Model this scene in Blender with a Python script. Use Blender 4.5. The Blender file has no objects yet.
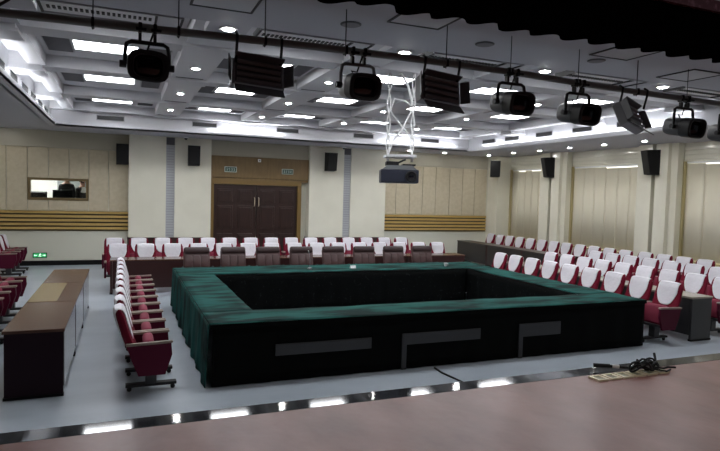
import bpy, bmesh, math, random
from mathutils import Vector, Matrix
random.seed(7)
S = bpy.context.scene
COL = S.collection
PI = math.pi

# ------------------------------------------------------------------ camera
FPX, YAW, PITCH, ROLL, CAMH = 579.505, math.radians(22.3003), math.radians(3.005), math.radians(1.6327), 2.3
cam = bpy.data.cameras.new('camera')
cam.sensor_width = 36.0
cam.lens = FPX / 720.0 * 36.0
cam.clip_start = 0.05
cam_o = bpy.data.objects.new('camera', cam)
COL.objects.link(cam_o)
_r = Vector((math.cos(YAW), -math.sin(YAW), 0))
_f = Vector((math.sin(YAW) * math.cos(PITCH), math.cos(YAW) * math.cos(PITCH), -math.sin(PITCH)))
_u = _r.cross(_f)
R2 = _r * math.cos(ROLL) + _u * math.sin(ROLL)
U2 = -_r * math.sin(ROLL) + _u * math.cos(ROLL)
M = Matrix((R2, U2, -_f)).transposed().to_4x4()
M.translation = Vector((0, 0, CAMH))
cam_o.matrix_world = M
S.camera = cam_o

# ------------------------------------------------------------------ world, exposure, light levels
W = bpy.data.worlds.new('world')
S.world = W
W.use_nodes = True
W.node_tree.nodes['Background'].inputs[0].default_value = (0.75, 0.8, 0.9, 1)
W.node_tree.nodes['Background'].inputs[1].default_value = 0.02
S.view_settings.view_transform = 'Standard'
S.view_settings.look = 'None'
S.view_settings.gamma = 1.0
S.view_settings.use_curve_mapping = False
S.view_settings.exposure = 1.05
E_PANEL, E_DOWN, E_COVE = 9.0, 95.0, 22.0

def area_light(name, loc, rot, sx, sy, power, color=(1, 1, 1)):
    l = bpy.data.lights.new(name, 'AREA')
    l.shape = 'RECTANGLE'; l.size = sx; l.size_y = sy; l.energy = power; l.color = color
    o = bpy.data.objects.new(name, l); COL.objects.link(o)
    o.location = loc; o.rotation_euler = rot
    return o
# added fill lamp, unseen above the stage, to brighten the stage floor
area_light('stage_fill_light', (4.5, -0.5, 4.8), (math.radians(8), 0, 0), 6.0, 1.2, 40, (1.0, 0.95, 0.9))

# ------------------------------------------------------------------ materials
MATS = {}
def mat(name, col, rough=0.5, metal=0.0, emit=0.0, ecol=None, noise=None, bump=None, sheen=0.0, coat=0.0, spec=None, trans=0.0):
    """noise=(scale, second colour, lo, hi [,stretch]); bump=(scale,strength[,stretch])"""
    if name in MATS: return MATS[name]
    m = bpy.data.materials.new(name); m.use_nodes = True
    nt = m.node_tree; b = nt.nodes['Principled BSDF']
    b.inputs['Base Color'].default_value = (*col, 1)
    b.inputs['Roughness'].default_value = rough
    b.inputs['Metallic'].default_value = metal
    if spec is not None: b.inputs['Specular IOR Level'].default_value = spec
    if sheen: b.inputs['Sheen Weight'].default_value = sheen
    if coat: b.inputs['Coat Weight'].default_value = coat
    if trans: b.inputs['Transmission Weight'].default_value = trans
    if emit:
        b.inputs['Emission Color'].default_value = (*(ecol or col), 1)
        b.inputs['Emission Strength'].default_value = emit
    def coords(st):
        tc = nt.nodes.new('ShaderNodeTexCoord'); mp = nt.nodes.new('ShaderNodeMapping')
        mp.inputs['Scale'].default_value = st
        nt.links.new(tc.outputs['Object'], mp.inputs['Vector']); return mp.outputs['Vector']
    if noise:
        n = nt.nodes.new('ShaderNodeTexNoise'); n.inputs['Scale'].default_value = noise[0]; n.inputs['Detail'].default_value = 4
        nt.links.new(coords(noise[4] if len(noise) > 4 else (1, 1, 1)), n.inputs['Vector'])
        r = nt.nodes.new('ShaderNodeValToRGB')
        r.color_ramp.elements[0].position = noise[2]; r.color_ramp.elements[0].color = (*col, 1)
        r.color_ramp.elements[1].position = noise[3]; r.color_ramp.elements[1].color = (*noise[1], 1)
        nt.links.new(n.outputs['Fac'], r.inputs['Fac']); nt.links.new(r.outputs['Color'], b.inputs['Base Color'])
    if bump:
        n = nt.nodes.new('ShaderNodeTexNoise'); n.inputs['Scale'].default_value = bump[0]; n.inputs['Detail'].default_value = 3
        nt.links.new(coords(bump[2] if len(bump) > 2 else (1, 1, 1)), n.inputs['Vector'])
        bp = nt.nodes.new('ShaderNodeBump'); bp.inputs['Strength'].default_value = bump[1]; bp.inputs['Distance'].default_value = 0.02
        nt.links.new(n.outputs['Fac'], bp.inputs['Height']); nt.links.new(bp.outputs['Normal'], b.inputs['Normal'])
    MATS[name] = m
    return m

m_floor = mat('vinyl_floor', (0.37, 0.42, 0.48), 0.33, noise=(0.8, (0.43, 0.48, 0.54), 0.35, 0.7, (1, 3, 1)), bump=(60, 0.03))
m_stage = mat('stage_boards', (0.17, 0.070, 0.060), 0.33, noise=(2.0, (0.27, 0.125, 0.108), 0.3, 0.7, (1.6, 1.0, 1)), bump=(3.0, 0.30, (1.6, 1.0, 1)), spec=0.30)
m_marble = mat('dark_marble', (0.02, 0.022, 0.026), 0.06, noise=(30, (0.05, 0.055, 0.06), 0.5, 0.8), spec=0.3)
m_wall = mat('cream_wall', (0.46, 0.43, 0.34), 0.4)
m_lower = mat('pale_wainscot', (0.66, 0.65, 0.55), 0.5)
m_pillar = mat('cream_lacquer', (0.80, 0.775, 0.65), 0.2, noise=(1.5, (0.83, 0.805, 0.68), 0.4, 0.6), coat=0.3)
m_panel = mat('upholstered_panel', (0.56, 0.49, 0.35), 0.7, noise=(9, (0.60, 0.53, 0.39), 0.4, 0.6), bump=(90, 0.05))
m_blind = mat('beige_blind', (0.82, 0.765, 0.61), 0.65, noise=(2, (0.84, 0.79, 0.64), 0.35, 0.65, (1, 2, 0.4)))
m_blindframe = mat('ochre_reveal', (0.50, 0.42, 0.22), 0.5)
m_slat = mat('ochre_slat', (0.52, 0.35, 0.11), 0.4, noise=(2, (0.58, 0.40, 0.14), 0.4, 0.6, (1, 1, 8)))
m_slatback = mat('slat_backing', (0.07, 0.05, 0.02), 0.6)
m_ochre = mat('ochre_veneer', (0.17, 0.105, 0.035), 0.4, noise=(3, (0.20, 0.125, 0.045), 0.4, 0.6, (6, 1, 1)))
m_door = mat('dark_door_wood', (0.024, 0.010, 0.007), 0.35, noise=(4, (0.034, 0.014, 0.010), 0.4, 0.6, (6, 1, 0.6)))
m_ceil = mat('ceiling_paint', (0.54, 0.54, 0.565), 0.7)
m_ceil2 = mat('soffit_paint', (0.42, 0.42, 0.46), 0.7)
m_grille = mat('dark_grille', (0.13, 0.13, 0.145), 0.6)
m_vent = mat('vent_dark', (0.03, 0.03, 0.032), 0.6)
m_frame = mat('vent_frame', (0.35, 0.35, 0.37), 0.5)
m_led = mat('led_diffuser', (0.9, 0.9, 0.9), 0.5, emit=E_PANEL, ecol=(0.95, 0.97, 1.0))
m_down = mat('downlight_lens', (0.9, 0.9, 0.9), 0.5, emit=E_DOWN, ecol=(1.0, 0.98, 0.94))
m_cove = mat('cove_strip', (0.9, 0.9, 0.9), 0.5, emit=E_COVE, ecol=(0.95, 0.98, 1.0))
m_white = mat('white_paint', (0.75, 0.75, 0.76), 0.4)
m_black = mat('black_metal', (0.016, 0.016, 0.017), 0.5, spec=0.25)
m_blackp = mat('black_plastic', (0.005, 0.005, 0.006), 0.55, spec=0.2)
m_dgrey = mat('dark_grey_metal', (0.04, 0.04, 0.043), 0.45, metal=0.2)
m_grey = mat('grey_metal', (0.22, 0.22, 0.23), 0.4, metal=0.6)
m_silver = mat('silver_metal', (0.5, 0.5, 0.5), 0.3, metal=0.8)
m_pipe = mat('lighting_pipe', (0.17, 0.17, 0.16), 0.5, metal=0.3)
m_maroon = mat('maroon_fabric', (0.15, 0.004, 0.02), 0.8, spec=0.2, bump=(120, 0.1))
m_maroond = mat('maroon_panel', (0.075, 0.002, 0.018), 0.6, spec=0.2)
m_seat = mat('red_seat_fabric', (0.18, 0.01, 0.035), 0.8)
m_cover = mat('white_cover_cloth', (0.73, 0.715, 0.765), 0.8, bump=(14, 0.35))
m_tan = mat('tan_arm_wood', (0.26, 0.20, 0.165), 0.3)
m_leather = mat('brown_leather', (0.062, 0.028, 0.027), 0.42, bump=(40, 0.1))
m_leatherd = mat('dark_brown_leather', (0.036, 0.017, 0.017), 0.4, bump=(40, 0.1))
m_desk = mat('dark_desk_wood', (0.035, 0.014, 0.012), 0.32, noise=(3, (0.05, 0.02, 0.017), 0.4, 0.6, (1, 6, 1)))
m_deskend = mat('maroon_desk_end', (0.014, 0.004, 0.009), 0.5, spec=0.2)
m_desktop = mat('brown_desk_top', (0.085, 0.042, 0.03), 0.2, noise=(2, (0.115, 0.06, 0.043), 0.4, 0.6, (6, 1, 1)))
m_desktopd = mat('dark_desk_top', (0.03, 0.02, 0.018), 0.3)
m_modesty = mat('glossy_modesty', (0.09, 0.075, 0.073), 0.16, coat=0.5)
m_deskgrey = mat('charcoal_laminate', (0.035, 0.035, 0.037), 0.4)
m_velvet = mat('green_velvet', (0.010, 0.076, 0.067), 0.85, spec=0.12, noise=(1.7, (0.0015, 0.014, 0.0125), 0.42, 0.60, (0.9, 2.8, 1)), bump=(7, 0.3))
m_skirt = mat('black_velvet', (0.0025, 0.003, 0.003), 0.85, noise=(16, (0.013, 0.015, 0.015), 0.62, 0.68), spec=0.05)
m_skirtp = mat('shade_dark_velvet', (0.002, 0.0025, 0.0025), 0.9, spec=0.1)  # shade on the front of the table cloth, put into its colour
m_valance = mat('black_valance_velvet', (0.0012, 0.001, 0.0012), 1.0, spec=0.0)
m_valtop = mat('dark_pink_braid', (0.05, 0.008, 0.02), 0.7, noise=(18, (0.14, 0.06, 0.09), 0.5, 0.65))
m_green = mat('exit_sign_green', (0.02, 0.3, 0.08), 0.4, emit=.16, ecol=(0.05, 0.9, 0.3))
m_greend = mat('unlit_sign_green', (0.01, 0.06, 0.035), 0.4)
m_signw = mat('sign_white', (0.75, 0.85, 0.78), 0.4)
m_signlit = mat('sign_lit_white', (0.8, 1, 0.85), 0.4, emit=.6, ecol=(0.75, 1, 0.8))
m_gold = mat('brass_plate', (0.74, 0.66, 0.48), 0.35, metal=0.3)
m_goldd = mat('dull_plate', (0.22, 0.2, 0.12), 0.4, metal=0.3)
m_proj = mat('navy_plastic', (0.022, 0.024, 0.038), 0.4)
m_lens = mat('lens_glass', (0.01, 0.01, 0.015), 0.08, coat=0.5)
m_day = mat('daylight_pane', (1, 1, 1), 0.5, emit=0.6, ecol=(1, 1, 1))
m_skin = mat('skin', (0.42, 0.24, 0.17), 0.5)
m_hair = mat('black_hair', (0.01, 0.009, 0.009), 0.5)
m_jacket = mat('black_jacket', (0.012, 0.013, 0.016), 0.7)
m_jacket2 = mat('charcoal_jacket', (0.02, 0.02, 0.022), 0.7)
m_shirt = mat('white_shirt', (0.75, 0.77, 0.8), 0.7)
m_trouser = mat('dark_trousers', (0.015, 0.015, 0.02), 0.7)
m_eye = mat('eye_dark', (0.02, 0.012, 0.01), 0.2)
m_lip = mat('lip', (0.35, 0.13, 0.11), 0.5)
m_ctrl = mat('control_room_wall', (0.8, 0.8, 0.76), 0.6)
m_ctrl2 = mat('control_room_grey', (0.30, 0.33, 0.32), 0.6)
m_glass = mat('window_glass', (0.95, 0.97, 0.97), 0.02, trans=1.0)
m_ring = mat('downlight_ring', (0.6, 0.6, 0.6), 0.35)
m_dim = mat('speaker_mesh', (0.16, 0.15, 0.16), 0.6)
m_cable = mat('white_cable', (0.85, 0.85, 0.85), 0.5)

# ------------------------------------------------------------------ mesh helpers
class MB:
    def __init__(s): s.bm = bmesh.new()
    def box(s, c, d, rot=None, bev=0.0, seg=2):
        g = bmesh.ops.create_cube(s.bm, size=1.0)
        vs = g['verts']
        for v in vs: v.co = Vector((v.co.x * d[0], v.co.y * d[1], v.co.z * d[2]))
        if bev:
            es = list({e for v in vs for e in v.link_edges})
            r = bmesh.ops.bevel(s.bm, geom=es, offset=bev, segments=seg, affect='EDGES', profile=0.5)
            vs = list({v for f in r['faces'] for v in f.verts} | {v for v in vs if v.is_valid})
        for v in vs:
            p = v.co.copy()
            if rot is not None: p = rot @ p
            v.co = p + Vector(c)
        return s
    def bx(s, x0, x1, y0, y1, z0, z1, bev=0.0):
        return s.box(((x0 + x1) / 2, (y0 + y1) / 2, (z0 + z1) / 2), (abs(x1 - x0), abs(y1 - y0), abs(z1 - z0)), None, bev)
    def lathe(s, prof, c=(0, 0, 0), axis=(0, 0, 1), n=20, sq=None, sx=1.0):
        """prof: list of (radius, height); sq: superellipse exponent for rounded-square sections"""
        q = Vector((0, 0, 1)).rotation_difference(Vector(axis).normalized())
        rings = []
        for r, h in prof:
            ring = []
            for k in range(n):
                a = 2 * PI * k / n + PI / n
                x, y = math.cos(a), math.sin(a)
                if sq:
                    e = (abs(x) ** sq + abs(y) ** sq) ** (-1 / sq); x *= e; y *= e
                ring.append(s.bm.verts.new(Vector(c) + q @ Vector((r * x * sx, r * y, h))))
            rings.append(ring)
        for a, b in zip(rings, rings[1:]):
            for k in range(n):
                s.bm.faces.new((a[k], a[(k + 1) % n], b[(k + 1) % n], b[k]))
        s.bm.faces.new(list(reversed(rings[0]))); s.bm.faces.new(rings[-1])
        return s
    def cyl(s, a, b, r, n=12, r2=None):
        a = Vector(a); b = Vector(b)
        return s.lathe([(r, 0), (r if r2 is None else r2, (b - a).length)], a, (b - a), n)
    def tube(s, pts, r, n=8):
        pts = [Vector(p) for p in pts]; rings = []
        nrm = None
        for i, p in enumerate(pts):
            t = (pts[min(i + 1, len(pts) - 1)] - pts[max(i - 1, 0)]).normalized()
            if nrm is None:
                nrm = t.cross(Vector((0, 0, 1)) if abs(t.z) < 0.9 else Vector((1, 0, 0))).normalized()
            nrm = (nrm - t * nrm.dot(t)).normalized()
            bn = t.cross(nrm)
            rings.append([s.bm.verts.new(p + (nrm * math.cos(2 * PI * k / n) + bn * math.sin(2 * PI * k / n)) * r) for k in range(n)])
        for a, b in zip(rings, rings[1:]):
            for k in range(n): s.bm.faces.new((a[k], a[(k + 1) % n], b[(k + 1) % n], b[k]))
        s.bm.faces.new(list(reversed(rings[0]))); s.bm.faces.new(rings[-1])
        return s
    def prism(s, poly, plane, lo, hi):
        """poly: 2D points; plane 'xz' extrudes along y, 'xy' along z, 'yz' along x"""
        def P(u, v, w):
            return {'xz': (u, w, v), 'xy': (u, v, w), 'yz': (w, u, v)}[plane]
        a = [s.bm.verts.new(P(u, v, lo)) for u, v in poly]
        b = [s.bm.verts.new(P(u, v, hi)) for u, v in poly]
        n = len(poly)
        s.bm.faces.new(a); s.bm.faces.new(list(reversed(b)))
        for k in range(n): s.bm.faces.new((a[k], b[k], b[(k + 1) % n], a[(k + 1) % n]))
        return s
    def grid(s, fn, nu, nv, closed_u=False):
        vs = [[s.bm.verts.new(fn(i / nu, j / nv)) for j in range(nv + 1)] for i in range(nu + 1)]
        for i in range(nu):
            for j in range(nv):
                s.bm.faces.new((vs[i][j], vs[i + 1][j], vs[i + 1][j + 1], vs[i][j + 1]))
        return s
    def build(s, name, m, parent=None, smooth=False, solid=0.0, loc=None, kind=None):
        bmesh.ops.recalc_face_normals(s.bm, faces=s.bm.faces[:])
        me = bpy.data.meshes.new(name); s.bm.to_mesh(me); s.bm.free()
        me.materials.append(m)
        if smooth:
            for p in me.polygons: p.use_smooth = True
        o = bpy.data.objects.new(name, me); COL.objects.link(o)
        if smooth:
            try:
                me.set_sharp_from_angle(angle=math.radians(40))
            except Exception: pass
        if parent: o.parent = parent
        if loc: o.location = loc
        if solid:
            md = o.modifiers.new('solid', 'SOLIDIFY'); md.thickness = solid; md.offset = 0
        if kind: o['kind'] = kind
        return o

def tag(o, label, cat, group=None, kind=None):
    o['label'] = label; o['category'] = cat
    if group: o['group'] = group
    if kind: o['kind'] = kind
    return o
def thing(name, label, cat, loc=(0, 0, 0), rz=0, group=None):
    o = bpy.data.objects.new(name, None); COL.objects.link(o)
    o.location = loc; o.rotation_euler = (0, 0, rz); o.empty_display_size = 0.1
    return tag(o, label, cat, group)
def dup(root, loc, rz, label, group=None):
    r = root.copy(); COL.objects.link(r); r.location = loc; r.rotation_euler = (0, 0, rz); r['label'] = label
    if group: r['group'] = group
    elif 'group' in r: del r['group']
    for ch in list(root.children):
        c = ch.copy(); COL.objects.link(c); c.parent = r
        for g in ch.children:
            d = g.copy(); COL.objects.link(d); d.parent = c
    return r
def struct(name, mb, m, **k): return mb.build(name, m, kind='structure', **k)
ORD = ['first', 'second', 'third', 'fourth', 'fifth', 'sixth', 'seventh', 'eighth', 'ninth', 'tenth', 'eleventh', 'twelfth',
       'thirteenth', 'fourteenth', 'fifteenth', 'sixteenth']

# ------------------------------------------------------------------ room shell
XL, XR, YB, ZS = -4.4, 13.65, 18.95, 3.9       # walls, back wall, soffit height
TX0, TX1, TY0, TY1 = -1.75, 10.95, 6.15, 17.1   # ceiling tray
ZB, ZC = 4.3, 4.5                               # underside of beams, coffer panels
struct('floor', MB().bx(XL, XR, 2.9, YB + 0.2, -0.1, 0), m_floor)
ST = 0.85
struct('stage_floor', MB().bx(XL, XR, -4, 3.68, ST - 0.1, ST), m_stage)
struct('trim_1', MB().bx(XL, XR, 3.68, 3.86, ST - 0.1, ST, 0.008), m_marble)
struct('wall_stage_front', MB().bx(XL, XR, 3.6, 3.82, 0, ST - 0.1), m_desk)
struct('wall_left', MB().bx(XL - 0.1, XL, -4, YB + 0.2, 0, 5.2), m_wall)
struct('wall_stage_back', MB().bx(XL, XR, -4.1, -4, 0, 5.2), m_valance)
struct('ceiling_stage', MB().bx(XL, XR, -4, 3.56, 5.1, 5.2), m_ceil2)
struct('wall_proscenium', MB().bx(XL, XR, 3.56, 3.66, ZS + 0.02, 5.2), m_ceil2)

# back wall: left bay with the control-room window opening, door bay, right bay
wx0, wx1, wz0, wz1 = -2.52, -0.94, 1.90, 2.54
b = MB()
b.bx(XL, wx0, YB, YB + 0.12, 0, 4.0).bx(wx1, 0.16, YB, YB + 0.12, 0, 4.0)
b.bx(wx0, wx1, YB, YB + 0.12, 0, wz0).bx(wx0, wx1, YB, YB + 0.12, wz1, 4.0)
b.bx(0.16, XR, YB, YB + 0.12, 0, 4.0)
struct('wall_back', b, m_lower)
struct('baseboard_back', MB().bx(XL, 0.16, YB - 0.025, YB, 0, 0.14).bx(8.56, XR, YB - 0.025, YB, 0, 0.14), m_blackp)
# fascia over the panels
struct('trim_2', MB().bx(XL, 0.16, YB - 0.06, YB, 3.42, ZS).bx(8.56, 13.0, YB - 0.06, YB, 3.42, ZS), m_wall)
def upholstery(name, edges, z0, z1, hole=None):
    b = MB()
    for a, c in zip(edges, edges[1:]):
        if hole and a < hole[1] - .05 and c > hole[0] + .05:
            b.bx(a + .008, c - .008, YB - .035, YB, z0, hole[2], .008); b.bx(a + .008, c - .008, YB - .035, YB, hole[3], z1, .008)
        else: b.bx(a + .008, c - .008, YB - .035, YB, z0, z1, .008)
    struct(name, b, m_panel)
upholstery('trim_3', [XL, -4.1, -3.57, -3.04, -2.52, -1.99, -1.46, -0.94, -0.40, 0.15], 1.60, 3.41, (wx0, wx1, wz0, wz1))
upholstery('trim_4', [8.57, 9.12, 9.67, 10.2, 10.75, 11.34, 11.91, 12.45, 13.0], 1.64, 3.41)
def slats(name, x0, x1, z0, z1, label):
    t = thing(name, label, 'wall slats', ((x0 + x1) / 2, YB, z0))
    h = (z1 - z0) / 5
    hw = (x1 - x0) / 2
    MB().bx(-hw, hw, -.03, 0, 0, z1 - z0).build('backing', m_slatback, t)
    for k in range(5):
        MB().prism([(-.03, k * h + .042), (-.068, k * h + .048), (-.068, k * h + h - .008), (-.03, k * h + h - .002)], 'yz', -hw, hw).build('slat', m_slat, t)
slats('wall_slat_panel', XL, 0.15, 1.01, 1.59, 'ochre horizontal slats on the back wall under the control room window')
slats('wall_slat_panel', 8.57, 13.0, 1.03, 1.63, 'ochre horizontal slats on the back wall beside the far right corner')
# pillars flanking the door, dark plinths, grey grille strips
for n, (x0, x1, g0, g1) in enumerate(((0.16, 2.55, 1.21, 1.46), (5.76, 8.56, 6.98, 7.24))):
    struct('pillar', MB().bx(x0, g0, 18.6, YB, 0.84, ZS), m_pillar)
    struct('pillar', MB().bx(g1, x1, 18.6, YB, .84, ZS), m_pillar)
    struct('pillar', MB().bx(g0, g1, 18.66, YB, .84, ZS), m_pillar)
    struct('pillar_plinth', MB().bx(x0 - .03, x1 + .03, 18.57, YB, 0, 0.84), m_desk)
    t = thing('grille_strip', ['narrow grey perforated strip on the pillar left of the door', 'narrow grey perforated strip on the pillar right of the door'][n], 'grille', ((g0 + g1) / 2, 18.655, .84))
    MB().bx(-.125, .125, -.012, 0, 0, ZS - .84 - .25).build('mesh_panel', mat('grille_strip_grey', (0.45, 0.46, 0.48), 0.5), t)
    q = MB()
    for k in range(34): q.bx(-.11, .11, -.018, -.012, .05 + k * .08, .05 + k * .08 + .03)
    q.build('louvre', mat('strip_louvre', (0.36, 0.37, 0.39), 0.5), t)
    MB().bx(-.12, .12, -.03, 0, ZS - .84 - .24, ZS - .84 - .02).build('cap_box', m_grille, t)
# door bay
DY = 18.78
struct('door_header', MB().bx(2.55, 5.76, DY - .06, YB, 2.74, 3.42).bx(2.55, 5.76, DY - .03, YB, 2.66, 2.735), m_ochre)
struct('wall_over_door', MB().bx(2.55, 5.76, DY, YB, 3.42, ZS), m_wall)
dr = bpy.data.objects.new('door_1', None); COL.objects.link(dr); dr.location = (4.03, DY, 0); dr['kind'] = 'structure'
m_gold_frame = mat('gold_door_frame', (0.19, 0.115, 0.03), 0.38)
MB().bx(-1.5, -1.37, -.05, .12, 0, 2.66).bx(1.37, 1.5, -.05, .12, 0, 2.66).bx(-1.37, 1.37, -.05, .12, 2.53, 2.66).build('door_frame', m_gold_frame, dr)
for s in (-1, 1):
    lf = MB(); c = s * .685
    lf.bx(c - .675, c + .675, .02, .07, .01, 2.52)
    for (a0, a1) in ((-.57, -.08), (.08, .57)):
        for (z0, z1) in ((.2, .95), (1.1, 1.85), (1.95, 2.38)):
            lf.bx(c + a0, c + a1, .005, .03, z0, z1, .012)
            lf.bx(c + a0 + .05, c + a1 - .05, -.004, .02, z0 + .05, z1 - .05, .012)
    d = lf.build('door_leaf', m_door, dr)
    MB().tube([(s * .07, .02, 1.84), (s * .07, -.05, 1.86), (s * .07, -.05, 2.10), (s * .07, .02, 2.12)], .014).build('door_handle', m_gold, d)

# ceiling
b = MB()
b.bx(XL, TX0, 3.56, YB, ZS, ZS + .06).bx(TX1, XR, 3.56, YB, ZS, ZS + .06).bx(TX0, TX1, TY1, YB, ZS, ZS + .06)
b.bx(TX0, TX1, 3.56, 5.72, ZS, ZS + .06)
DLX = [0.95, 2.88, 4.82, 6.82, 8.75]
b.bx(TX0, -.74, 5.72, TY0, ZS, ZS + .06)
for x in DLX: b.bx(x - .2, x + .2, 5.72, TY0, ZS, ZS + .06)
b.bx(10.3, TX1, 5.72, TY0, ZS, ZS + .06)
struct('ceiling_soffit', b, m_ceil2)
# tray side walls and lip
b = MB()
b.bx(TX0 - .08, TX0, TY0, TY1 + .08, ZS, 4.6).bx(TX1, TX1 + .08, TY0, TY1 + .08, ZS, 4.6).bx(TX0, TX1, TY1, TY1 + .08, ZS, 4.6)
struct('ceiling_tray_side', b, m_ceil)
b = MB()
for (x0, x1, y0, y1) in ((TX0 - .02, TX0 + .125, TY0, TY1), (TX1 - .125, TX1 + .02, TY0, TY1), (TX0, TX1, TY1 - .125, TY1 + .02)):
    b.bx(x0, x1, y0, y1, ZS - .025, ZS + .02)
b.bx(TX0 + .11, TX0 + .125, TY0, TY1 - .11, ZS - .025, ZS + .085).bx(TX1 - .125, TX1 - .11, TY0, TY1 - .11, ZS - .025, ZS + .085).bx(TX0 + .11, TX1 - .11, TY1 - .125, TY1 - .11, ZS - .025, ZS + .085)
struct('trim_5', b, m_ceil)
struct('ceiling', MB().bx(TX0, TX1, 5.6, TY1, ZC, ZC + .1), m_ceil)
BX = [1.1, 3.43, 5.77, 8.1]; BY = [8.67, 11.30, 14.35]
b = MB()
for y in BY: b.bx(TX0 + .35, TX1 - .35, y - .22, y + .22, ZB, ZC)
b.bx(TX0, TX1, TY1 - .26, TY1, ZB, ZC).bx(TX0, TX1, TY0, TY0 + .25, ZB, ZC)
struct('ceiling_cross_beam', b, m_ceil)
b = MB()
for x in BX: b.bx(x - .31, x + .31, TY0, TY1 - .1, ZB + .02, ZC)
b.bx(TX0 + .28, TX0 + .55, TY0, TY1, ZB + .01, ZC).bx(TX1 - .55, TX1 - .28, TY0, TY1, ZB + .01, ZC)
struct('ceiling_long_beam', b, m_ceil)
# crossing blocks and the boxed beam ends along the tray sides
b = MB()
for x in BX:
    for y in BY: b.bx(x - .34, x + .34, y - .25, y + .25, ZB - .02, ZB + .05, .006)
    b.bx(x - .34, x + .34, TY1 - .32, TY1 - .01, ZB - .02, ZB + .05, .006)
struct('trim_6', b, m_ceil)
b = MB()
for xa, xb in ((TX0, TX0 + .5), (TX1 - .5, TX1)):
    for y in BY:
        b.bx(xa, xb, y - .25, y + .25, ZB - .05, ZC, .006)
        b.bx(xa, xb + (.03 if xa < 0 else 0), y - .28, y + .28, ZB - .09, ZB - .05)
struct('trim_7', b, m_ceil)
# a fine slotted soffit shadow line round the crossing panels on the long beams
b = MB()
for x in BX:
    for y0, y1 in ((8.92, 11.05), (11.55, 14.1), (14.6, 16.78)):
        for (p0, p1, q0, q1) in ((x - .24, x + .24, y0 + .06, y0 + .085), (x - .24, x + .24, y1 - .085, y1 - .06)):
            b.bx(p0, p1, q0, q1, ZB + .012, ZB + .03)
struct('trim_8', b, m_vent)
# cell lights and side return grilles
CELLX = [(-1.2, .79), (1.41, 3.12), (3.74, 5.46), (6.08, 7.79), (8.41, 10.40)]
CELLY = [(6.45, 8.4), (8.95, 11.05), (11.55, 14.1), (14.6, 16.8)]
colname = ['in the leftmost ceiling bay', 'in the second ceiling bay from the left', 'in the middle ceiling bay', 'in the fourth ceiling bay from the left', 'in the rightmost ceiling bay']
rowname = ['nearest the stage', 'second from the stage', 'third from the stage', 'nearest the back wall']
def led_panel():
    t = thing('led_ceiling_panel', '', 'ceiling light', (0, 0, 0), 0, 'bright ceiling light panels in the coffers')
    MB().bx(-.48, .48, -.33, -.30, -.03, 0).bx(-.48, .48, .30, .33, -.03, 0).bx(-.48, -.45, -.30, .30, -.03, 0).bx(.45, .48, -.30, .30, -.03, 0).build('panel_frame', m_white, t)
    MB().bx(-.45, .45, -.30, .30, -.022, -.004).build('diffuser', m_led, t)
    return t
def ret_grille():
    t = thing('return_air_grille', '', 'air grille', (0, 0, 0), 0, 'dark grilles beside the ceiling light panels')
    MB().bx(-.2, .2, -.62, .62, -.02, 0).build('grille_frame', m_frame, t)
    q = MB().bx(-.175, .175, -.595, .595, -.025, -.018)
    for k in range(14): q.bx(-.175, .175, -.57 + k * .085, -.54 + k * .085, -.032, -.024)
    q.build('louvre', m_grille, t)
    return t
first_p = first_g = None
for j, (y0, y1) in enumerate(CELLY):
    for i, (x0, x1) in enumerate(CELLX):
        cx, cy = (x0 + x1) / 2, (y0 + y1) / 2
        if i == 0: cx -= .05
        py = cy + (.0 if j < 3 else .15)
        lb = f'unseen rectangular light panel {colname[i]}, {rowname[j]}'
        if j == 0:
            continue
        if first_p is None:
            first_p = led_panel(); first_p.location = (cx, py, ZC); first_p['label'] = lb
        else: dup(first_p, (cx, py, ZC), 0, lb, 'bright ceiling light panels in the coffers')
        for s in (-1, 1):
            gl = f'dark grille {"left" if s < 0 else "right"} of the light panel {colname[i].replace(" from the left", "")}, {rowname[j]}'
            gx = x0 + .27 if s < 0 else x1 - .27
            if first_g is None:
                first_g = ret_grille(); first_g.location = (gx, cy, ZC); first_g['label'] = gl
            else: dup(first_g, (gx, cy, ZC), 0, gl, 'dark grilles beside the ceiling light panels')
# unseen row nearest the stage, above the front soffit: panels included for light
for i, (x0, x1) in enumerate(CELLX):
    dup(first_p, ((x0 + x1) / 2, 7.4, ZC), 0, f'unseen rectangular light panel {colname[i]}, {rowname[0]}', 'bright ceiling light panels in the coffers')
# downlights
def downlight():
    t = thing('downlight', '', 'ceiling light', (0, 0, 0))
    MB().lathe([(.058, -.012), (.085, -.012), (.088, -.004), (.088, 0), (.058, 0)], n=20).build('trim_ring', m_ring, t, smooth=True)
    MB().lathe([(.0575, -.013), (.05, -.018), (.02, -.02)], n=20).build('lens', m_down, t, smooth=True)
    return t
first_d = None
def put_down(x, y, z, label, group):
    global first_d
    if first_d is None:
        first_d = downlight(); first_d.location = (x, y, z); first_d['label'] = label; first_d['group'] = group
    else: dup(first_d, (x, y, z), 0, label, group)
for i, x in enumerate(DLX):
    put_down(x, 5.87, ZS, f'lit round downlight in the front soffit, {ORD[i]} from the left along the lighting bar', 'front soffit downlights')
for i, x in enumerate(BX):
    for j, y in enumerate((10.05, 12.8, 15.5)):
        put_down(x, y, ZB + .02, f'lit round downlight on the {ORD[i]} long ceiling beam from the left, {["nearest the stage","in the middle","nearest the back wall"][j]}', 'ceiling beam downlights')
for j, y in enumerate((8.5, 9.81, 11.13, 12.48, 13.83, 15.18, 16.54, 18.0)):
    put_down(12.4, y, ZS, f'lit round downlight in the soffit along the right wall, {ORD[7 - j]} from the far corner', 'right soffit downlights')
for j, y in enumerate((9.8, 12.5, 15.2, 17.9)):
    put_down(-3.1, y, ZS, f'lit round downlight in the soffit along the left wall, {ORD[3 - j]} from the back wall', 'left soffit downlights')
for j, x in enumerate((9.2, 10.6)):
    put_down(x, 18.1, ZS, f'lit round downlight in the back soffit, {["further from","closer to"][j]} the right corner', 'back soffit downlights')
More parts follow.
